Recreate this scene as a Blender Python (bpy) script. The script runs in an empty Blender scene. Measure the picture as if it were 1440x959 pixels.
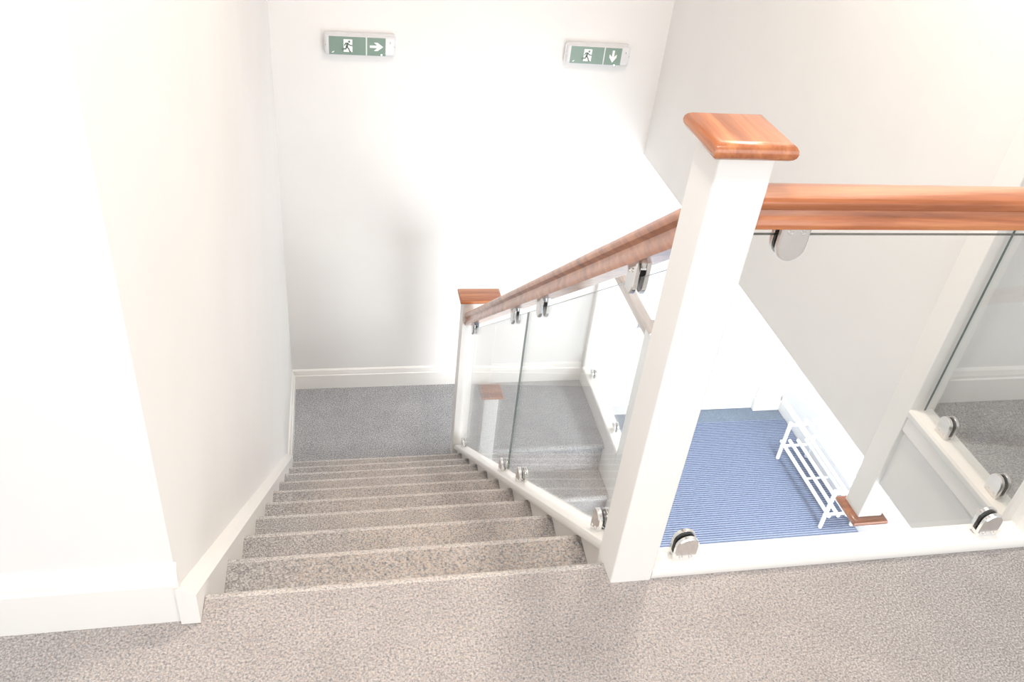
import bpy, bmesh, math, random
from mathutils import Vector, Matrix
random.seed(4)
scene = bpy.context.scene
COL = scene.collection

# ---------------------------------------------------------------- helpers
def tag(o, label=None, cat=None, group=None, kind=None):
    if label: o['label'] = label
    if cat: o['category'] = cat
    if group: o['group'] = group
    if kind: o['kind'] = kind
    return o

def empty(name, loc, label, cat, group=None):
    o = bpy.data.objects.new(name, None)
    o.empty_display_size = 0.05
    COL.objects.link(o)
    o.location = loc
    return tag(o, label, cat, group)

class MB:
    """collects shapes (world coordinates), built as ONE mesh object"""
    def __init__(s):
        s.v, s.f, s.m = [], [], []
    def add(s, vs, fs, mi=0):
        b = len(s.v)
        s.v += [tuple(p) for p in vs]
        s.f += [tuple(b + i for i in f) for f in fs]
        s.m += [mi] * len(fs)
        return s
    def box(s, x0, x1, y0, y1, z0, z1, mi=0):
        vs = [(x, y, z) for z in (z0, z1) for y in (y0, y1) for x in (x0, x1)]
        return s.add(vs, [(0, 2, 3, 1), (4, 5, 7, 6), (0, 1, 5, 4), (2, 6, 7, 3), (0, 4, 6, 2), (1, 3, 7, 5)], mi)
    def loft(s, loops, mi=0, caps=True):
        n = len(loops[0]); vs = [p for l in loops for p in l]; fs = []
        for k in range(len(loops) - 1):
            for i in range(n):
                j = (i + 1) % n
                fs.append((k * n + i, k * n + j, (k + 1) * n + j, (k + 1) * n + i))
        if caps:
            fs.append(tuple(range(n))[::-1]); fs.append(tuple((len(loops) - 1) * n + i for i in range(n)))
        return s.add(vs, fs, mi)
    def tube(s, a, b, r, n=14, mi=0, r2=None):
        a, b = Vector(a), Vector(b); d = (b - a).normalized()
        q = d.to_track_quat('Z', 'Y'); r2 = r if r2 is None else r2
        L = []
        e = min(r, r2) * .35
        for p, rr in ((a, r - e), (a + d * e, r), (b - d * e, r2), (b, r2 - e)):
            L.append([p + q @ Vector((rr * math.cos(t), rr * math.sin(t), 0)) for t in [2 * math.pi * i / n for i in range(n)]])
        return s.loft(L, mi)
    def build(s, name, mats, parent=None, bevel=0, smooth=False, seg=2, angle=35, weld=False):
        me = bpy.data.meshes.new(name)
        off = Vector((0, 0, 0))
        if parent is not None:
            p = parent
            while p is not None:
                off += p.location; p = p.parent
        me.from_pydata([tuple(Vector(v) - off) for v in s.v], [], s.f)
        if not isinstance(mats, (list, tuple)): mats = [mats]
        for m in mats: me.materials.append(m)
        for i, p in enumerate(me.polygons): p.material_index = s.m[i]
        bm = bmesh.new(); bm.from_mesh(me)
        loose = [v for v in bm.verts if not v.link_faces]
        if loose: bmesh.ops.delete(bm, geom=loose, context='VERTS')
        if weld: bmesh.ops.remove_doubles(bm, verts=bm.verts, dist=1e-5)
        bmesh.ops.recalc_face_normals(bm, faces=bm.faces)
        bm.to_mesh(me); bm.free()
        o = bpy.data.objects.new(name, me)
        COL.objects.link(o)
        if parent is not None: o.parent = parent
        if bevel:
            b = o.modifiers.new('bevel', 'BEVEL'); b.width = bevel; b.segments = seg
            b.limit_method = 'ANGLE'; b.angle_limit = math.radians(angle)
            b.harden_normals = False
        if smooth or bevel:
            for p in me.polygons: p.use_smooth = True
            if smooth:
                try: me.set_sharp_from_angle(angle=math.radians(angle))
                except Exception: pass
            if bevel:
                w = o.modifiers.new('wn', 'WEIGHTED_NORMAL'); w.keep_sharp = True
        return o

def struct(mb, name, mats, **k):
    o = mb.build(name, mats, **k); o['kind'] = 'structure'
    return o

# ---------------------------------------------------------------- materials
def new_mat(name):
    m = bpy.data.materials.new(name); m.use_nodes = True
    nt = m.node_tree; nt.nodes.clear()
    out = nt.nodes.new('ShaderNodeOutputMaterial')
    return m, nt, out
def N(nt, t, **kw):
    n = nt.nodes.new(t)
    for k, v in kw.items():
        if k in n.inputs: n.inputs[k].default_value = v
        else: setattr(n, k, v)
    return n
def ramp(nt, stops):
    r = nt.nodes.new('ShaderNodeValToRGB'); e = r.color_ramp.elements
    while len(e) < len(stops): e.new(.5)
    for i, (p, c) in enumerate(stops):
        e[i].position = p; e[i].color = (*c, 1)
    return r
def srgb(*c):
    return tuple(((v / 255) / 12.92 if v / 255 <= .04045 else ((v / 255 + .055) / 1.055) ** 2.4) for v in c)

def paint(name, col, rough=.55, bump=.03, scale=90, mottle=.015):
    m, nt, out = new_mat(name)
    b = N(nt, 'ShaderNodeBsdfPrincipled', Roughness=rough)
    tc = N(nt, 'ShaderNodeTexCoord')
    no = N(nt, 'ShaderNodeTexNoise', Scale=2.2, Detail=4.)
    nt.links.new(tc.outputs['Object'], no.inputs['Vector'])
    r = ramp(nt, [(.3, tuple(max(0, c - mottle) for c in col)), (.7, tuple(min(1, c + mottle) for c in col))])
    nt.links.new(no.outputs['Fac'], r.inputs['Fac']); nt.links.new(r.outputs['Color'], b.inputs['Base Color'])
    n2 = N(nt, 'ShaderNodeTexNoise', Scale=scale, Detail=3.)
    nt.links.new(tc.outputs['Object'], n2.inputs['Vector'])
    bp = N(nt, 'ShaderNodeBump', Strength=bump, Distance=.004)
    nt.links.new(n2.outputs['Fac'], bp.inputs['Height']); nt.links.new(bp.outputs['Normal'], b.inputs['Normal'])
    nt.links.new(b.outputs['BSDF'], out.inputs['Surface'])
    return m

def carpet(name, dark, mid, light, tan=None, tan_amt=0., wear=None, fs=240.):
    """flecked cut pile carpet; wear=(x centre, half width) gives a beige trodden strip"""
    m, nt, out = new_mat(name)
    L = nt.links.new
    b = N(nt, 'ShaderNodeBsdfPrincipled', Roughness=.95)
    b.inputs['Specular IOR Level'].default_value = .1
    tc = N(nt, 'ShaderNodeTexCoord')
    n1 = N(nt, 'ShaderNodeTexNoise', Scale=fs, Detail=3., Roughness=.65)
    L(tc.outputs['Object'], n1.inputs['Vector'])
    r1 = ramp(nt, [(.33, dark), (.50, mid), (.67, light)])
    L(n1.outputs['Fac'], r1.inputs['Fac'])
    col = r1.outputs['Color']
    if tan:
        n2 = N(nt, 'ShaderNodeTexNoise', Scale=150., Detail=2.)
        L(tc.outputs['Object'], n2.inputs['Vector'])
        r2 = ramp(nt, [(.40, (0, 0, 0)), (.62, (1, 1, 1))]); L(n2.outputs['Fac'], r2.inputs['Fac'])
        fac = r2.outputs['Color']
        if wear:
            sp = N(nt, 'ShaderNodeSeparateXYZ'); L(tc.outputs['Object'], sp.inputs['Vector'])
            n3 = N(nt, 'ShaderNodeTexNoise', Scale=3.5, Detail=3.); L(tc.outputs['Object'], n3.inputs['Vector'])
            mad = N(nt, 'ShaderNodeMath', operation='MULTIPLY_ADD'); mad.inputs[1].default_value = .35; mad.inputs[2].default_value = -.175
            L(n3.outputs['Fac'], mad.inputs[0])
            ad = N(nt, 'ShaderNodeMath', operation='ADD'); L(sp.outputs['X'], ad.inputs[0]); L(mad.outputs[0], ad.inputs[1])
            su = N(nt, 'ShaderNodeMath', operation='SUBTRACT'); L(ad.outputs[0], su.inputs[0]); su.inputs[1].default_value = wear[0]
            ab = N(nt, 'ShaderNodeMath', operation='ABSOLUTE'); L(su.outputs[0], ab.inputs[0])
            mr = N(nt, 'ShaderNodeMapRange'); mr.interpolation_type = 'SMOOTHSTEP'
            L(ab.outputs[0], mr.inputs['Value'])
            mr.inputs['From Min'].default_value = wear[1] * .45; mr.inputs['From Max'].default_value = wear[1]
            mr.inputs['To Min'].default_value = 1; mr.inputs['To Max'].default_value = .12
            mm = N(nt, 'ShaderNodeMath', operation='MULTIPLY'); L(fac, mm.inputs[0]); L(mr.outputs['Result'], mm.inputs[1])
            fac = mm.outputs[0]
        ma = N(nt, 'ShaderNodeMath', operation='MULTIPLY'); L(fac, ma.inputs[0]); ma.inputs[1].default_value = tan_amt
        mx = N(nt, 'ShaderNodeMixRGB', blend_type='MIX')
        L(ma.outputs[0], mx.inputs['Fac']); L(col, mx.inputs['Color1']); mx.inputs['Color2'].default_value = (*tan, 1)
        col = mx.outputs['Color']
    n4 = N(nt, 'ShaderNodeTexNoise', Scale=9., Detail=4.); L(tc.outputs['Object'], n4.inputs['Vector'])
    r4 = ramp(nt, [(.3, (.88, .88, .88)), (.7, (1, 1, 1))]); L(n4.outputs['Fac'], r4.inputs['Fac'])
    mu = N(nt, 'ShaderNodeMixRGB', blend_type='MULTIPLY'); mu.inputs['Fac'].default_value = 1
    L(col, mu.inputs['Color1']); L(r4.outputs['Color'], mu.inputs['Color2'])
    L(mu.outputs['Color'], b.inputs['Base Color'])
    bp = N(nt, 'ShaderNodeBump', Strength=.5, Distance=.006)
    L(n1.outputs['Fac'], bp.inputs['Height']); L(bp.outputs['Normal'], b.inputs['Normal'])
    L(b.outputs['BSDF'], out.inputs['Surface'])
    return m

def wood(name, axis, c0, c1, c2, rough=.3):
    """varnished timber, grain running along the given axis"""
    m, nt, out = new_mat(name); L = nt.links.new
    b = N(nt, 'ShaderNodeBsdfPrincipled', Roughness=rough)
    b.inputs['Coat Weight'].default_value = .6; b.inputs['Coat Roughness'].default_value = .12
    tc = N(nt, 'ShaderNodeTexCoord'); mp = N(nt, 'ShaderNodeMapping')
    sc = [26, 26, 26]; sc[axis] = 1.6
    mp.inputs['Scale'].default_value = sc
    L(tc.outputs['Object'], mp.inputs['Vector'])
    n1 = N(nt, 'ShaderNodeTexNoise', Scale=1.2, Detail=5., Roughness=.6, Distortion=.4); L(mp.outputs['Vector'], n1.inputs['Vector'])
    r = ramp(nt, [(.32, c0), (.5, c1), (.68, c2)]); L(n1.outputs['Fac'], r.inputs['Fac'])
    n2 = N(nt, 'ShaderNodeTexNoise', Scale=9., Detail=3.); L(mp.outputs['Vector'], n2.inputs['Vector'])
    r2 = ramp(nt, [(.35, (.86, .84, .82)), (.6, (1, 1, 1))]); L(n2.outputs['Fac'], r2.inputs['Fac'])
    mu = N(nt, 'ShaderNodeMixRGB', blend_type='MULTIPLY'); mu.inputs['Fac'].default_value = .8
    L(r.outputs['Color'], mu.inputs['Color1']); L(r2.outputs['Color'], mu.inputs['Color2'])
    L(mu.outputs['Color'], b.inputs['Base Color'])
    L(b.outputs['BSDF'], out.inputs['Surface'])
    return m

def plain(name, col, rough=.5, metal=0., emit=None, es=1.):
    m, nt, out = new_mat(name)
    b = N(nt, 'ShaderNodeBsdfPrincipled', Roughness=rough, Metallic=metal)
    tc = N(nt, 'ShaderNodeTexCoord'); no = N(nt, 'ShaderNodeTexNoise', Scale=40., Detail=2.)
    nt.links.new(tc.outputs['Object'], no.inputs['Vector'])
    r = ramp(nt, [(.3, tuple(c * .96 for c in col)), (.7, col)])
    nt.links.new(no.outputs['Fac'], r.inputs['Fac']); nt.links.new(r.outputs['Color'], b.inputs['Base Color'])
    if emit:
        b.inputs['Emission Color'].default_value = (*emit, 1); b.inputs['Emission Strength'].default_value = es
    nt.links.new(b.outputs['BSDF'], out.inputs['Surface'])
    return m

def glass_mat(name, tint=(.982, .990, .988)):
    m, nt, out = new_mat(name); L = nt.links.new
    tr = N(nt, 'ShaderNodeBsdfTransparent'); tr.inputs['Color'].default_value = (*tint, 1)
    gl = N(nt, 'ShaderNodeBsdfGlossy', Roughness=.0); gl.inputs['Color'].default_value = (1, 1, 1, 1)
    fr = N(nt, 'ShaderNodeFresnel', IOR=1.5)
    ge = N(nt, 'ShaderNodeNewGeometry')           # same reflectance on leaving the pane as on entering it
    io = N(nt, 'ShaderNodeMapRange'); io.inputs['To Min'].default_value = 1.5; io.inputs['To Max'].default_value = 1 / 1.5
    L(ge.outputs['Backfacing'], io.inputs['Value']); L(io.outputs['Result'], fr.inputs['IOR'])
    mx = N(nt, 'ShaderNodeMixShader')
    L(fr.outputs[0], mx.inputs[0]); L(tr.outputs[0], mx.inputs[1]); L(gl.outputs[0], mx.inputs[2])
    L(mx.outputs[0], out.inputs['Surface'])
    return m

def mat_ribbed(name, light, dark, period):
    """ribbed entrance matting, ribs running along X"""
    m, nt, out = new_mat(name); L = nt.links.new
    b = N(nt, 'ShaderNodeBsdfPrincipled', Roughness=.95); b.inputs['Specular IOR Level'].default_value = .1
    tc = N(nt, 'ShaderNodeTexCoord'); sp = N(nt, 'ShaderNodeSeparateXYZ'); L(tc.outputs['Object'], sp.inputs['Vector'])
    nz = N(nt, 'ShaderNodeTexNoise', Scale=60., Detail=2.); L(tc.outputs['Object'], nz.inputs['Vector'])
    mu = N(nt, 'ShaderNodeMath', operation='MULTIPLY'); L(sp.outputs['Y'], mu.inputs[0]); mu.inputs[1].default_value = 2 * math.pi / period
    ad = N(nt, 'ShaderNodeMath', operation='MULTIPLY_ADD'); L(nz.outputs['Fac'], ad.inputs[0]); ad.inputs[1].default_value = 2.2; L(mu.outputs[0], ad.inputs[2])
    si = N(nt, 'ShaderNodeMath', operation='SINE'); L(ad.outputs[0], si.inputs[0])
    h = N(nt, 'ShaderNodeMath', operation='MULTIPLY_ADD'); L(si.outputs[0], h.inputs[0]); h.inputs[1].default_value = .5; h.inputs[2].default_value = .5
    r = ramp(nt, [(.12, dark), (.62, light)]); L(h.outputs[0], r.inputs['Fac'])
    L(r.outputs['Color'], b.inputs['Base Color'])
    bp = N(nt, 'ShaderNodeBump', Strength=.6, Distance=.004); L(h.outputs[0], bp.inputs['Height']); L(bp.outputs['Normal'], b.inputs['Normal'])
    L(b.outputs['BSDF'], out.inputs['Surface'])
    return m

M = {}
M['wall'] = paint('wall_paint', (.80, .79, .78), .75, .03, 120)
M['ceiling'] = paint('ceiling_paint', (.85, .84, .82), .8)
M['gloss'] = paint('white_satin_woodwork', (.83, .815, .79), .32, .015, 60)
M['carpet'] = carpet('fleck_carpet', srgb(124, 121, 121), srgb(164, 160, 159), srgb(208, 204, 203), srgb(206, 190, 181), .5, wear=(.25, 1.1))
M['stair_carpet'] = carpet('stair_carpet', srgb(114, 114, 116), srgb(162, 160, 160), srgb(210, 208, 207), srgb(212, 194, 180), .6, wear=(.14, .52), fs=225.)
M['stair_nosing'] = carpet('stair_carpet_lit_edge', srgb(132, 131, 131), srgb(190, 187, 186), srgb(228, 226, 224), srgb(224, 210, 199), .6, wear=(.14, .52))  # lighter nosing strip: light caught on the pile, put into the colour
M['landing_nosing'] = carpet('landing_carpet_lit_edge', srgb(116, 116, 117), srgb(182, 182, 183), srgb(222, 222, 223), fs=168.)  # same bright nosing line painted in, for the lower flight
M['landing_carpet'] = carpet('landing_carpet', srgb(112, 112, 114), srgb(166, 166, 168), srgb(218, 218, 220), fs=168.)
M['hall_carpet'] = carpet('hall_carpet', srgb(84, 92, 104), srgb(110, 122, 138), srgb(140, 152, 168))
M['mat'] = mat_ribbed('ribbed_matting', srgb(126, 138, 162), srgb(58, 68, 92), .0215)
M['wood_x'] = wood('varnished_timber_x', 0, srgb(138, 78, 44), srgb(176, 106, 66), srgb(200, 134, 86))
M['wood_y'] = wood('varnished_timber_y', 1, srgb(138, 78, 44), srgb(176, 106, 66), srgb(200, 134, 86))
M['wood_veiled'] = wood('glass_veiled_timber', 1, srgb(150, 132, 120), srgb(184, 166, 154), srgb(206, 190, 180))  # brown timber greyed: the glass's pale reflection is put into its colour
M['chrome'] = plain('polished_chrome', (.90, .90, .90), .16, 1.)
M['chrome_dull'] = plain('brushed_chrome', (.84, .82, .80), .34, 1.)
M['rubber'] = plain('dark_gasket', (.03, .032, .034), .5)
M['glass'] = glass_mat('clear_glass')
M['glass_edge'] = plain('green_glass_edge', (.07, .12, .11), .2)
M['sign_white'] = plain('sign_diffuser', (.74, .74, .76), .3)
M['sign_green'] = plain('sign_green', srgb(128, 150, 139), .4)
M['sign_mark'] = plain('sign_mark_white', (.9, .92, .9), .4, 0, (.9, 1, .95), .12)
M['sign_dark'] = plain('sign_green_mark', srgb(104, 124, 114), .4)
M['led'] = plain('led', (.9, 1, .95), .3, 0, (.85, 1, .92), 4)
M['screw'] = plain('screw_grey', (.35, .35, .36), .4, .6)
M['rack'] = plain('white_lacquer', (.86, .87, .88), .4)
M['door'] = paint('door_paint', (.80, .83, .82), .4, .01)
M['lamp'] = plain('lamp_diffuser', (.9, .88, .84), .4, 0, (1, .85, .68), 3)
M['steel'] = plain('satin_steel', (.7, .7, .7), .3, 1.)

# ---------------------------------------------------------------- main measures
G, RS, Y0 = .27, .219, 1.15          # going, rise, first nosing
ZL = -10 * RS                        # half landing
ZH = -15 * RS                        # hall floor
XL, XR = -.311, 1.81                 # shaft walls
YF = 4.505                           # far wall
SOF = -.49
XPL = lambda y: .607 + .038 * (y - 1.16)      # pane plane of the first flight
XC = lambda y: XPL(y) - .035                  # its capping's near edge
ZN = lambda y: -RS / G * (y - Y0)             # pitch line

# ---------------------------------------------------------------- setting
def nosing_poly(yb, yk, z, r, depth=None):
    rad = .019
    p = [(yb, z), (yk - rad - .004, z)]
    for i in range(7):
        a = math.pi / 2 - math.pi * i / 6
        p.append((yk - rad + rad * math.cos(a), z - rad + rad * math.sin(a)))
    p += [(yk - .022, z - 2 * rad), (yk - .022, z - r), (yk - .04, z - r), (yk - .04, z - 2 * rad), (yb, z - 2 * rad)]
    return p
def nosed(mb, loops):
    """loft across the tread; the strip over the nosing takes material 1"""
    n0 = len(mb.m); mb.loft(loops)
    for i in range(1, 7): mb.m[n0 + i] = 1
    return mb

fl = MB()
fl.box(-2.6, 4.6, -2.6, 1.07, SOF, 0)
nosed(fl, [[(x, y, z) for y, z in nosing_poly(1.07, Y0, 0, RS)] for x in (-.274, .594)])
fl.box(-2.6, -.274, 1.07, 1.10, SOF, 0)
fl.box(.594, 1.70, 1.07, 1.165, SOF, -.0)
fl.box(1.70, 4.6, 1.07, 1.205, SOF, 0)
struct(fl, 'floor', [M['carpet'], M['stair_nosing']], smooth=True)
struct(MB().box(1.80, 4.6, 1.205, 1.88, SOF, -.219), 'floor_side_landing', M['carpet'])
struct(MB().box(XL, .80, Y0 + 9 * G - .022, Y0 + 10 * G - .022, ZL - .2, ZL).box(XL, 1.66, Y0 + 10 * G - .022, YF, ZL - .2, ZL), 'floor_half_landing', M['landing_carpet'])
struct(MB().box(.3, 3.96, -.4, 5.5, ZH - .12, ZH), 'floor_hall', M['hall_carpet'])

struct(MB().box(-2.6, XL, 1.10, YF + .9, ZH - .1, 2.5), 'wall_left', M['wall'])
struct(MB().box(XL, XR, YF, YF + .9, ZH - .1, 2.5), 'wall_far', M['wall'])
struct(MB().box(XR, 4.6, 1.88, YF + .9, SOF, 2.5), 'wall_right', M['wall'])
struct(MB().box(XR, 3.96, 5.35, 5.50, ZH - .1, SOF), 'wall_hall_far', M['wall'])
struct(MB().box(3.94, 4.1, -.4, 5.5, ZH - .1, SOF), 'wall_hall_right', M['wall'])
struct(MB().box(-2.6, 4.6, -2.6, 5.4, 2.5, 2.6), 'ceiling', M['ceiling'])
struct(MB().box(4.6, 4.7, -2.6, 5.4, SOF, 2.6), 'wall_side', M['wall'])

def skirting(name, p0, p1, h, nrm, z, cap_bevel=True):
    """moulded skirting along p0->p1 (xy), protruding along nrm"""
    prof = [(0, 0), (.019, 0), (.019, h * .70), (.0135, h * .73), (.0135, h * .80), (.011, h * .84), (.009, h * .93), (.004, h * .98), (0, h)]
    mb = MB()
    mb.loft([[(p[0] + nrm[0] * u, p[1] + nrm[1] * u, z + v) for u, v in prof] for p in (p0, p1)])
    return struct(mb, name, M['gloss'], smooth=True, angle=25)
skirting('baseboard_far', (XL + .001, YF), (1.66, YF), .152, (0, -1), ZL)
skirting('baseboard_left', (XL, Y0 + 9 * G + .03), (XL, YF - .019), .152, (1, 0), ZL)
skirting('baseboard_front', (-2.6, 1.10), (-.306, 1.10), .150, (0, -1), 0)
skirting('baseboard_side', (1.862, 1.88), (4.6, 1.88), .134, (0, -1), -.219)
skirting('baseboard_hall_left', (1.812, 5.35), (2.62, 5.35), .16, (0, -1), ZH)
skirting('baseboard_hall_right', (3.94, .5), (3.94, 5.31), .15, (-1, 0), ZH)

# plinth block and skirting right of the hall door, door with its casing
struct(MB().box(3.665, 3.92, 5.30, 5.35, ZH, ZH + .105).box(3.665, 3.92, 5.315, 5.35, ZH + .105, ZH + .125), 'baseboard_hall_far', M['gloss'], bevel=.004)
tr = MB()
for x0, x1 in ((2.62, 2.70), (3.672, 3.745)):
    tr.box(x0, x1, 5.318, 5.35, ZH + (.125 if x0 > 3 else 0), ZH + 2.12)
tr.box(2.62, 3.745, 5.318, 5.35, ZH + 2.12, ZH + 2.20)
struct(tr, 'trim_1', M['gloss'], bevel=.006)
d = struct(MB().box(2.705, 3.655, 5.342, 5.349, ZH + .012, ZH + 2.11), 'door_1', M['door'], bevel=.002)
for x0, x1 in ((2.80, 3.12), (3.24, 3.56)):
    for z0, z1 in ((.26, .95), (1.15, 1.95)):
        MB().box(x0, x1, 5.337, 5.343, ZH + z0, ZH + z1).build('door_panel', M['door'], d, bevel=.004)
hd = MB().tube((2.76, 5.342, ZH + 1.03), (2.76, 5.29, ZH + 1.03), .009).tube((2.76, 5.292, ZH + 1.03), (2.87, 5.292, ZH + 1.03), .009)
hd.build('door_handle', M['steel'], d, smooth=True)

# ---------------------------------------------------------------- first staircase
st = empty('staircase', (.15, Y0, ZL), 'upper flight of grey flecked carpeted stairs between white strings, falling to the half landing', 'stairs')
for k in range(1, 10):
    yk, z = Y0 + k * G, -RS * k
    poly = nosing_poly(yk - G - .022, yk, z, RS)
    xr = lambda y: XC(y) + .022
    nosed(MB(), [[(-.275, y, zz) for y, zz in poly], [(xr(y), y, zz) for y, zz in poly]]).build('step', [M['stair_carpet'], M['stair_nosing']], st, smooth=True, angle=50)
# wall string
ys = 1.072; ye = Y0 + 9 * G + .03
zt = lambda y: .088 - .808 * (y - ys)
def string_loop(x, top):
    return [(x, ys, 0.002), (x, ys, top), (x, ye, zt(ye) + top - .088), (x, ye, ZL + .002), (x, ye - .1, ZL + .002), (x, 1.10, -.22), (x, 1.10, .002)]
b = MB().loft([string_loop(XL + .0005, .104), string_loop(-.292, .100), string_loop(-.275, .086)])
b.build('string_board', M['gloss'], st)
# outer string with nosed edge
ya, yb = 1.178, 3.758
b = MB()
lp = lambda u, v0, v1: [(XC(ya) + u, ya, ZN(ya) + v0), (XC(yb) + u, yb, ZN(yb) + v0), (XC(yb) + u, yb, ZN(yb) + v1), (XC(ya) + u, ya, ZN(ya) + v1)]
b.loft([lp(.020, -.30, 0.004), lp(.052, -.30, .004)])
b.build('string_board', M['gloss'], st, bevel=.002)
MB().loft([[(x, y, z) for y, z in ((1.17, -.30), (1.2, -.36), (3.80, ZL - .20), (3.80, ZL - .24), (1.17, -.36))] for x in (-.27, .60)]).build('soffit', M['wall'], st)

# capping on the outer string: a base rail that carries the panes
def sloped_rail(name, prof, y0, y1, zf, xf, m, label, cat, smooth=True, ang=28, n=2):
    mb = MB()
    ys_ = [y0 + (y1 - y0) * i / (n - 1) for i in range(n)]
    mb.loft([[(xf(y) + u, y, zf(y) + v) for u, v in prof] for y in ys_])
    o = mb.build(name, m, smooth=smooth, angle=ang)
    return tag(o, label, cat)
cap_prof = [(-.035, .0), (-.037, .006), (-.037, .022), (-.034, .030), (-.030, .033), (.030, .033), (.034, .030), (.037, .022), (.037, .006), (.035, 0)]
sloped_rail('base_rail', cap_prof, ya, yb, lambda y: ZN(y) + .004, XPL, M['gloss'],
            'white sloping base rail running down beside the carpeted steps', 'rail')

# hand rails
def hr_prof(h, w=.033):
    half = [(.0300, 0), (.0315, .10), (.0305, .20), (.0260, .34), (.0225, .46), (.0220, .53), (.0265, .585), (.0315, .65), (.0330, .74), (.0320, .84), (.0275, .93), (.0190, .975), (.0080, .995)]
    s = w / .033
    return [(u * s, v * h) for u, v in half] + [(-u * s, v * h) for u, v in half[::-1]]
zhr = lambda y: .748 - .762 * (y - 1.215)
sloped_rail('handrail', hr_prof(.088), 1.177, 3.762, zhr, XPL, M['wood_y'],
            'brown wooden handrail sloping down over the stairs between the two newel posts', 'handrail')

# ---------------------------------------------------------------- newel posts
def newel(x0, x1, y0, y1, z0, z1, label, cap=None, drop=False, over=.021, wood_m='wood_x', name='newel_post', bev=.004):
    t = empty(name, ((x0 + x1) / 2, (y0 + y1) / 2, z0), label, 'post')
    MB().box(x0, x1, y0, y1, z0, z1).build('post', M['gloss'], t, bevel=bev)
    def capm(za, zb):
        mb = MB(); L = []
        h = zb - za; n = 8
        for i in range(n + 1):
            a = -math.pi / 2 + math.pi * i / n
            ins = (h / 2) * (1 - math.cos(a))
            z = (za + zb) / 2 + h / 2 * math.sin(a)
            L.append([(x0 - over + ins, y0 - over + ins, z), (x1 + over - ins, y0 - over + ins, z), (x1 + over - ins, y1 + over - ins, z), (x0 - over + ins, y1 + over - ins, z)])
        mb.loft(L)
        o = mb.build('newel_cap', M[wood_m], t, smooth=True, angle=50)
        o['label'] = 'brown wooden cap with rounded edges'
        return o
    if cap: capm(z1, z1 + cap)
    if drop: capm(z0 - drop, z0)
    return t
newel(.555, .647, 1.085, 1.177, -.48, .974, 'nearest white newel post at the head of the stairs, under a square brown cap', .029, wood_m='wood_y')
newel(.660, .852, 3.762, 3.852, ZL - .25, -1.045, 'wide white newel post under a flat brown cap at the foot of the upper flight', .026)
newel(1.585, 1.677, 1.085, 1.177, .0, .974, 'white newel post at the right edge of the photo, standing on the near carpet', .029)
newel(1.772, 1.864, 1.210, 1.302, -.48, .90, 'white newel post just behind the right end of the level base rail', .029)
newel(1.772, 1.864, 1.766, 1.858, -.655, 1.35, 'white newel post passing below the floor with a brown cap on its lower end', .029, drop=.03)
newel(1.660, 1.752, 3.505, 3.597, ZL - .7, -1.10, 'white newel post on the half landing, mostly hidden behind the nearest post', .029, wood_m='wood_veiled')
newel(.802, .888, 3.640, 3.730, ZL - .25, -1.620, 'added short white post with brown cap beside the wide post, for the ghost image in the glass', .024)  # added post standing in for the ghost cap and post in the pane
hn = empty('newel_post', (1.71, 4.48, ZL), 'white half newel fixed to the far wall at the end of the half landing', 'post')
MB().box(1.665, 1.755, 4.462, 4.504, ZL, -1.14).build('post', M['gloss'], hn, bevel=.003)

# ---------------------------------------------------------------- level balustrade in front of the well
YP = 1.122
def level_rail(name, prof, axis, a, b, c, z, m, label, cat):
    mb = MB(); L = []
    for t in (a, b):
        L.append([((t, c + u, z + v) if axis == 0 else (c + u, t, z + v)) for u, v in prof])
    mb.loft(L)
    return tag(mb.build(name, m, smooth=True, angle=28), label, cat)
base_prof = [(-.034, 0), (-.036, .005), (-.036, .020), (-.033, .027), (-.028, .030), (-.010, .030), (-.008, .027), (.008, .027), (.010, .030), (.022, .030), (.026, .026), (.027, .0)]
level_rail('base_rail', base_prof, 0, .647, 1.585, YP, 0.0, M['gloss'], 'white level base rail lying on the near carpet under the front glass', 'rail')
level_rail('handrail', hr_prof(.058), 0, .647, 1.585, YP, .850, M['wood_x'], 'level reddish brown handrail on the right, above the front glass', 'handrail')

# right side of the well
sp = [(-.040, 0), (-.043, .006), (-.043, .022), (-.038, .03), (.038, .03), (.043, .022), (.043, .006), (.040, 0)]
XQ = 1.812
level_rail('base_rail', sp, 1, 1.302, 1.766, XQ, -.187, M['gloss'], 'white base rail along the right side of the well, carpet behind it', 'rail')
level_rail('handrail', hr_prof(.058), 1, 1.302, 1.766, XQ, .690, M['wood_y'], 'short brown handrail over the right side of the well', 'handrail')
struct(MB().box(1.776, 1.815, 1.302, 1.766, -.245, -.187), 'trim_well_fascia', M['gloss'], bevel=.004)
struct(MB().box(1.792, 1.812, 1.205, 1.88, SOF, -.187), 'wall_well_right', M['wall'])
struct(MB().box(.66, 1.80, 1.14, 1.165, SOF - .02, -.001), 'wall_well_front', M['wall'])

# half landing balustrade
XH = 1.700
level_rail('base_rail', sp, 1, 3.597, 4.462, XH, -2.085, M['gloss'], 'white base rail along the open right edge of the half landing', 'rail')
level_rail('handrail', hr_prof(.060, .032), 1, 3.597, 4.462, XH, -1.185, M['wood_veiled'], 'short handrail over the open right edge of the half landing, seen through glass', 'handrail')
struct(MB().box(1.661, 1.742, 3.828, YF, ZL - .3, -2.086).box(1.661, 1.742, 3.600, 3.828, ZL - .6, -2.086), 'trim_landing_edge', M['gloss'], bevel=.003)
struct(MB().box(1.668, 1.742, 3.605, YF, ZH, ZL - .61), 'wall_under_landing', M['wall'])

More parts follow.
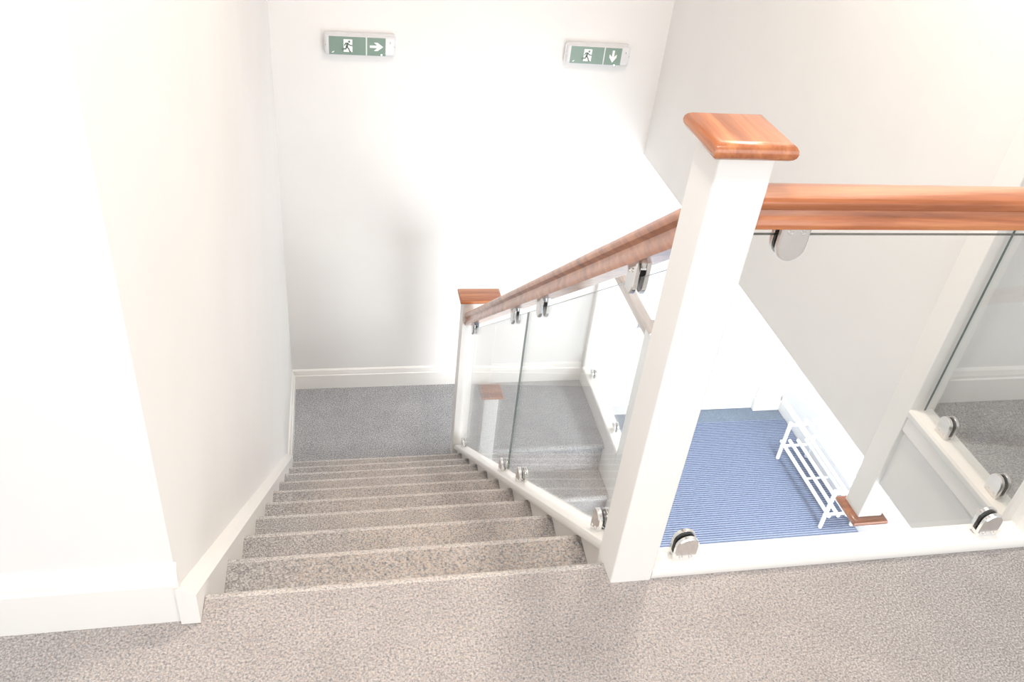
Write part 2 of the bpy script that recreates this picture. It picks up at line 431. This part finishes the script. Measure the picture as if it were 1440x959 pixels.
# ---------------------------------------------------------------- glass panes
def pane(corners, nrm, label, th=.008, group=None, dark=(2,)):
    """corners: 4 points of the pane's mid plane"""
    t = empty('glass_screen', tuple(sum((Vector(c) for c in corners), Vector()) / 4), label, 'glass screen', group)
    n = Vector(nrm).normalized() * th / 2
    A = [Vector(c) - n for c in corners]; B = [Vector(c) + n for c in corners]
    mb = MB().add(A + B, [(3, 2, 1, 0), (4, 5, 6, 7)], 0)
    E4 = [(0, 1, 5, 4), (1, 2, 6, 5), (2, 3, 7, 6), (3, 0, 4, 7)]
    for i in range(4):
        if i not in dark: mb.add(A + B, [E4[i]], 0)
    o = mb.build('pane', [M['glass']], t, weld=True)
    m2 = MB()
    for i in dark: m2.add(A + B, [E4[i]], 0)
    o2 = m2.build('edge', [M['glass_edge']], t, weld=True); o2['label'] = 'dark green polished edge of the glass'
    return t
nfl = (1, -.038, 0)
def flight_pane(y0, y1, label, dk):
    c = []
    for y, top in ((y0, 0), (y1, 0), (y1, 1), (y0, 1)):
        c.append((XPL(y), y, zhr(y) - .034 if top else ZN(y) + .060))
    return pane(c, nfl, label, dark=dk)
flight_pane(1.20, 2.392, 'nearer clear glass panel beside the stairs, next to the nearest post', (1, 2))
flight_pane(2.40, 3.735, 'farther clear glass panel beside the stairs, reaching the wide far post', (2,))
pane([(.665, YP, .036), (1.57, YP, .036), (1.57, YP, .826), (.665, YP, .826)], (0, 1, 0), 'wide clear glass panel under the level handrail, blue mat seen through it')
pane([(XQ, 1.318, -.150), (XQ, 1.752, -.150), (XQ, 1.752, .665), (XQ, 1.318, .665)], (1, 0, 0), 'narrow clear glass panel on the right side of the well, grey carpet behind it', dark=(1, 2))
pane([(XH, 3.612, -2.045), (XH, 4.445, -2.045), (XH, 4.445, -1.215), (XH, 3.612, -1.215)], (1, 0, 0), 'clear glass panel at the right edge of the half landing')

# ---------------------------------------------------------------- glass clamps
def clamp(pos, along, up, slope, label, group, w=.052, h=.068, th=.011, gap=.012, mat=('chrome', 'chrome_dull')):
    """D shaped clamp gripping the glass: two plates, a foot and gaskets"""
    pos = Vector(pos); a = Vector((along[0], along[1], 0)).normalized(); n = Vector((a.y, -a.x, 0))
    t = empty('glass_clamp', pos, label, 'glass clamp', group)
    def outline(ins):
        pts = [(-w / 2 + ins, 0.0 + ins)]
        r = w / 2 - ins
        for i in range(13):
            an = math.pi - math.pi * i / 12
            pts.append((r * math.cos(an), h - w / 2 + r * math.sin(an)))
        pts.append((w / 2 - ins, 0.0 + ins))
        return pts
    def P(s_, hh, off):
        return pos + a * s_ + n * off + Vector((0, 0, up * hh + slope * s_ * (1 - hh / h)))
    for sg in (-1, 1):
        i0, i1 = sg * gap / 2, sg * (gap / 2 + th)
        im = sg * (gap / 2 + th - .0025)
        mb = MB().loft([[P(s_, hh, i0) for s_, hh in outline(.0006)], [P(s_, hh, i0 + sg * .001) for s_, hh in outline(0)], [P(s_, hh, im) for s_, hh in outline(0)], [P(s_, hh, i1) for s_, hh in outline(.003)]])
        pl = mb.build('plate', M[mat[0]], t, smooth=True, angle=30)
        sc_ = MB()
        for s0 in (-.011, .011):
            c = P(s0, .013, i1 - sg * .0006); e = P(s0, .013, i1 + sg * .001)
            sc_.tube(c, e, .0045, 10)
        sc_.build('screw', M['chrome_dull'], pl, smooth=True)
        MB().loft([[P(s_ * .9, .012 + hh * .78, sg * .0052) for s_, hh in outline(.002)], [P(s_ * .9, .012 + hh * .78, sg * (gap / 2 + .0004)) for s_, hh in outline(.002)]]).build('gasket', M['rubber'], t)
    ft = gap / 2 + th - .001
    MB().loft([[P(s_, hh, o) for s_, hh in ((-w / 2 + .003, 0), (w / 2 - .003, 0), (w / 2 - .003, .010), (-w / 2 + .003, .010))] for o in (-ft, ft)]).build('foot', M[mat[0]], t)
    return t
al = (.038, 1.0)
gt, gb = 'chrome clamps under the sloping handrail', 'chrome clamps on the sloping base rail'
for y, who in ((1.435, 'nearest the camera, beside the nearest post'), (2.20, 'just before the gap between the two panes'), (2.60, 'just past the gap between the two panes'), (3.58, 'lowest, beside the wide far post')):
    clamp((XPL(y), y, zhr(y) + .001), al, -1, -.762, 'chrome clamp under the sloping handrail, ' + who, gt)
for y, who in ((1.325, 'nearest the camera, against the nearest post'), (2.155, 'just before the gap between the two panes'), (2.475, 'just past the gap between the two panes'), (3.58, 'lowest, at the foot of the wide post')):
    clamp((XPL(y), y, ZN(y) + .036), al, 1, -RS / G, 'chrome clamp on the sloping base rail, ' + who, gb)
clamp((.7243, YP, .029), (1, 0), 1, 0, 'chrome clamp on the level base rail, beside the nearest post', 'chrome clamps of the front glass')
clamp((1.4834, YP, .029), (1, 0), 1, 0, 'chrome clamp at the right end of the level base rail', 'chrome clamps of the front glass')
clamp((.733, YP, .851), (1, 0), -1, 0, 'chrome clamp hanging under the level handrail', 'chrome clamps of the front glass', mat=('chrome_dull', 'chrome'))
clamp((1.46, YP, .851), (1, 0), -1, 0, 'chrome clamp under the right end of the level handrail', 'chrome clamps of the front glass', mat=('chrome_dull', 'chrome'))
for y, who in ((1.645, 'farther one, beside the post capped below'), (1.40, 'the nearer one')):
    clamp((XQ, y, -.158), (0, 1), 1, 0, 'chrome clamp on right side rail, ' + who, 'chrome clamps on the right of the well', mat=('chrome_dull', 'chrome'))
for y, z, up, who in ((4.34, -2.056, 1, 'on the base rail by the far wall'), (3.79, -2.056, 1, 'on the base rail nearer the camera'), (4.34, -1.184, -1, 'under the handrail by the far wall'), (3.79, -1.184, -1, 'under the handrail nearer the camera')):
    clamp((XH, y, z), (0, 1), up, 0, 'small chrome clamp of the landing glass, ' + who, 'chrome clamps of the half landing glass')

# ---------------------------------------------------------------- lower staircase
s2 = empty('staircase', (1.2, 3.83, ZH), 'lower flight of grey carpeted stairs behind the glass, dropping from the half landing', 'stairs')
Y2 = Y0 + 10 * G - .022
XA, XB = .845, 1.661
def rev_poly(k):
    yk = Y2 - k * G; z = ZL - RS * k
    return [(2 * yk - y, zz) for y, zz in nosing_poly(yk - G - .022, yk, z, RS)]
p0 = [(2 * Y2 - y, zz) for y, zz in nosing_poly(Y2 - .06, Y2 + .03, ZL + .001, RS)]
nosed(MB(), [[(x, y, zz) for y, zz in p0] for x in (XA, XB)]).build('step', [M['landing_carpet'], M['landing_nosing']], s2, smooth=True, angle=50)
for k in range(1, 5):
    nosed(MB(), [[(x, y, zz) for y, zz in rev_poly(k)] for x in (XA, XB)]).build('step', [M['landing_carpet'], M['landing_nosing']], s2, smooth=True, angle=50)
zl2 = lambda y: ZL - RS / G * (Y2 - y)
for xa, xb in ((.79, XA), (XB, 1.735)):
    yt, ybm = (3.630 if xa < 1 else 3.502), 2.62
    MB().loft([[(x, yt, zl2(yt) + .06), (x, ybm, max(ZH + .02, zl2(ybm) + .06)), (x, ybm, ZH), (x, yt, ZH)] for x in (xa, xb)]).build('string_board', M['gloss'], s2, bevel=.003)

# ---------------------------------------------------------------- exit signs
def exit_sign(xc, zc, arrow, label, tilt):
    W, H, D = .366, .112, .052
    t = empty('exit_sign', (xc, YF, zc), label, 'exit sign', 'green exit signs on the far wall')
    yf = YF - D
    def R(x, z):
        return (xc + x * math.cos(tilt) - z * math.sin(tilt), zc + x * math.sin(tilt) + z * math.cos(tilt))
    def prism(pts, y0, y1, name, m, par, **k):
        L = []
        for y in (y0, y1):
            L.append([(R(x, z)[0], y, R(x, z)[1]) for x, z in pts])
        return MB().loft(L).build(name, m, par, **k)
    def rrect(x0, x1, z0, z1, r, n=5):
        pts = []
        for cx, cz, a0 in ((x1 - r, z1 - r, 0), (x0 + r, z1 - r, 90), (x0 + r, z0 + r, 180), (x1 - r, z0 + r, 270)):
            for i in range(n + 1):
                a = math.radians(a0 + 90 * i / n); pts.append((cx + r * math.cos(a), cz + r * math.sin(a)))
        return pts
    prism(rrect(-W / 2, W / 2, -H / 2, H / 2, .014), YF - .001, YF - .030, 'back_box', M['sign_white'], t, smooth=True)
    L = []
    for y, ins in ((YF - .028, .004), (yf + .012, .006), (yf + .003, .010), (yf, .015)):
        L.append([(R(x, z)[0], y, R(x, z)[1]) for x, z in rrect(-W / 2 + ins, W / 2 - ins, -H / 2 + ins, H / 2 - ins, .010)])
    MB().loft(L).build('diffuser', M['sign_white'], t, smooth=True, angle=40)
    for sx in (-1, 1):
        cx, cz = R(sx * (W / 2 - .009), 0)
        e = MB().tube((cx, yf + .022, cz), (cx, yf + .008, cz), .008, 16).build('screw_lug', M['sign_white'], t, smooth=True)
        MB().tube((cx, yf + .009, cz), (cx, yf + .006, cz), .0035, 12).build('screw', M['screw'], e, smooth=True)
    # legend panels
    z0, z1 = -.046, .045
    pa = prism([(-.158, z0), (.028, z0), (.028, z1), (-.158, z1)], yf - .0001, yf - .0012, 'legend_panel', M['sign_green'], t)
    pb = prism([(.035, z0), (.129, z0), (.129, z1), (.035, z1)], yf - .0001, yf - .0012, 'legend_panel', M['sign_green'], t)
    y1, y2, y3 = yf - .0011, yf - .0018, yf - .0025
    # doorway
    dx = -.062
    prism([(dx - .022, -.032), (dx + .022, -.032), (dx + .022, .032), (dx - .022, .032)], y1, y2, 'doorway_mark', M['sign_mark'], pa)
    # running figure
    man = MB()
    def limb(pts, w):
        w *= 1.2
        for (ax, az), (bx, bz) in zip(pts[:-1], pts[1:]):
            d_ = Vector((bx - ax, bz - az)); n_ = Vector((-d_.y, d_.x)).normalized() * w / 2; d_ = d_.normalized() * w * .25
            q = [(ax - d_.x + n_.x, az - d_.y + n_.y), (bx + d_.x + n_.x, bz + d_.y + n_.y), (bx + d_.x - n_.x, bz + d_.y - n_.y), (ax - d_.x - n_.x, az - d_.y - n_.y)]
            man.loft([[(R(x, z)[0], y, R(x, z)[1]) for x, z in q] for y in (y2 + .0002, y3)])
    hx, hz = dx + .006, .021
    man.loft([[(R(hx + .0055 * math.cos(a), hz + .0055 * math.sin(a))[0], y, R(hx + .0055 * math.cos(a), hz + .0055 * math.sin(a))[1]) for a in [2 * math.pi * i / 18 for i in range(18)]] for y in (y2 + .0002, y3)])
    limb([(dx - .003, .011), (dx - .006, -.006)], .009)                              # trunk
    limb([(dx - .001, .013), (dx - .012, .012), (dx - .018, .001)], .0045)           # rear arm
    limb([(dx - .001, .012), (dx + .009, .003), (dx + .021, .001)], .0045)           # front arm
    limb([(dx - .006, -.005), (dx + .004, -.016), (dx + .009, -.030), (dx + .013, -.031)], .0052)   # front leg
    limb([(dx - .007, -.005), (dx - .011, -.016), (dx - .026, -.017), (dx - .029, -.022)], .0052)   # rear leg
    man.build('running_figure_mark', M['sign_dark'], pa)
    # small leaf shaped maker's mark
    prism([(-.147, -.037), (-.136, -.037), (-.131, -.028), (-.139, -.032)], y1, y2, 'corner_mark', M['sign_mark'], pa)
    # arrow
    A = [(-.034, .006), (.004, .006), (-.012, .021), (.006, .021), (.035, 0), (.006, -.021), (-.012, -.021), (.004, -.006), (-.034, -.006)]
    if arrow == 'down':
        A = [(z * .95, -x * .95) for x, z in A][::-1]
    MB().loft([[(R(.082 + x, z)[0], y, R(.082 + x, z)[1]) for x, z in A] for y in (y1, y2)]).build('arrow', M['sign_mark'], pb)
    lx, lz = R(.108 if arrow == 'right' else .096, -.041 if arrow == 'right' else -.047)
    MB().tube((lx, yf - .0005, lz), (lx, yf - .003, lz),   .0040, 14).build('indicator_lamp', M['led'], t, smooth=True)
    kx, kz = R(.153, .022)
    MB().box(kx - .0015, kx + .0015, yf - .001, yf + .002, kz - .005, kz + .005).build('test_point', M['screw'], t)
    return t
exit_sign(.139, .0905, 'right', 'left green exit sign with arrow pointing right, high on the far wall', math.radians(.2))
exit_sign(1.417, .098, 'down', 'right green exit sign with arrow pointing down, high on the far wall', math.radians(-.3))

# ---------------------------------------------------------------- hall: matting and shoe rack
mt = MB().box(1.80, 3.915, 1.2, 5.17, ZH, ZH + .009).build('entrance_mat', M['mat'])
tag(mt, 'blue ribbed entrance matting on the hall floor below', 'mat')

rk = empty('shoe_rack', (3.76, 4.29, ZH), 'low white slatted shoe rack against the wall in the hall below', 'shoe rack')
z0 = ZH + .009
ya_, yb_ = 3.905, 4.675
for y in (ya_, yb_):
    for x in (3.618, 3.885):
        MB().tube((x, y, z0), (x, y, z0 + (.405 if x < 3.7 else .405)), .0165, 12).build('leg', M['rack'], rk, smooth=True)
    for z in (.145, .375):
        MB().tube((3.60, y, z0 + z), (3.90, y, z0 + z), .0125, 10).build('cross_rail', M['rack'], rk, smooth=True)
MB().tube((3.632, 4.29, z0 + .143), (3.872, 4.29, z0 + .143), .009, 10).build('cross_rail', M['rack'], rk, smooth=True)
for z, xs in ((.165, (3.622, 3.70, 3.775, 3.85)), (.395, (3.70, 3.775, 3.85))):
    for x in xs:
        MB().tube((x, ya_ - .045, z0 + z), (x, yb_ + .045, z0 + z), .0150, 12).build('rod', M['rack'], rk, smooth=True)

# ---------------------------------------------------------------- ceiling lamps (above the frame)
def ceiling_lamp(x, y, label, power, col):
    t = empty('ceiling_lamp', (x, y, 2.5), label, 'ceiling lamp', 'round ceiling lamps over the stairwell')
    MB().tube((x, y, 2.5), (x, y, 2.47), .17, 32).build('lamp_base', M['gloss'], t, smooth=True)
    MB().tube((x, y, 2.47), (x, y, 2.43), .155, 32, r2=.13).build('lamp_shade', M['lamp'], t, smooth=True)
    l = bpy.data.lights.new('lamp_light', 'AREA'); l.shape = 'DISK'; l.size = .3; l.energy = power; l.color = col
    lo = bpy.data.objects.new('lamp_light', l); COL.objects.link(lo); lo.location = (x, y, 2.42)
    return t
ceiling_lamp(1.2, 2.1, 'round warm ceiling lamp over the stairwell', 44, (1, .88, .75))
ceiling_lamp(.05, .5, 'round warm ceiling lamp over the upper landing', 32, (1, .93, .86))

# ---------------------------------------------------------------- daylight and added hall fill
w = bpy.data.worlds.new('World'); scene.world = w; w.use_nodes = True
bg = w.node_tree.nodes['Background']
bg.inputs['Color'].default_value = (.93, .97, 1, 1)
bg.inputs['Strength'].default_value = 1.35
def area(name, loc, rot, sx, sy, power, col):
    l = bpy.data.lights.new(name, 'AREA'); l.shape = 'RECTANGLE'; l.size = sx; l.size_y = sy; l.energy = power; l.color = col
    o = bpy.data.objects.new(name, l); COL.objects.link(o); o.location = loc; o.rotation_euler = rot
    return o
area('hall_daylight', (2.9, -.35, -1.95), (math.radians(90), 0, 0), 2.0, 2.3, 100, (.95, .98, 1)).data.spread = math.radians(90)
for y_ in (1.9, 3.7):      # two unseen panels added to brighten the hall, under the upper floor
    t = empty('hall_fill_panel', (3.4, y_, SOF), 'added square fill panel under the hall ceiling, out of view', 'fill light', 'added fill panels of the hall')
    MB().box(3.10, 3.70, y_ - .3, y_ + .3, SOF - .02, SOF - .0005).build('fill_frame', M['gloss'], t, bevel=.003)
    area('hall_fill_light', (3.4, y_, SOF - .025), (0, 0, 0), .56, .56, 74, (.95, .98, 1)).data.spread = math.radians(165)
area('window_daylight', (.9, -2.55, 1.1), (math.radians(90), 0, 0), 4.2, 2.2, 80, (1, .99, .975))

# ---------------------------------------------------------------- camera
cam = bpy.data.cameras.new('camera'); co = bpy.data.objects.new('camera', cam); COL.objects.link(co)
r_ = Vector((0.9794, -0.1760, 0.0989)); d_ = Vector((-0.0234, -0.5856, -0.8102)); f_ = Vector((0.2005, 0.7912, -0.5777))
f_.normalize(); r_ = (r_ - f_ * r_.dot(f_)).normalized(); u_ = (-f_).cross(r_)
co.matrix_world = Matrix(((r_.x, u_.x, -f_.x, 0), (r_.y, u_.y, -f_.y, 0), (r_.z, u_.z, -f_.z, 1.44), (0, 0, 0, 1)))
cam.sensor_width = 36; cam.sensor_fit = 'HORIZONTAL'; cam.lens = 1183.118 / 1440 * 36
cam.clip_start = .02
scene.camera = co
vs = scene.view_settings
scene.display_settings.display_device = 'sRGB'
vs.view_transform = 'Standard'; vs.look = 'None'; vs.gamma = 1; vs.use_curve_mapping = False; vs.exposure = -0.24
c = scene.cycles
c.max_bounces = 12; c.diffuse_bounces = 6; c.glossy_bounces = 5; c.transparent_max_bounces = 24
c.use_denoising = True
c.sample_clamp_indirect = 6
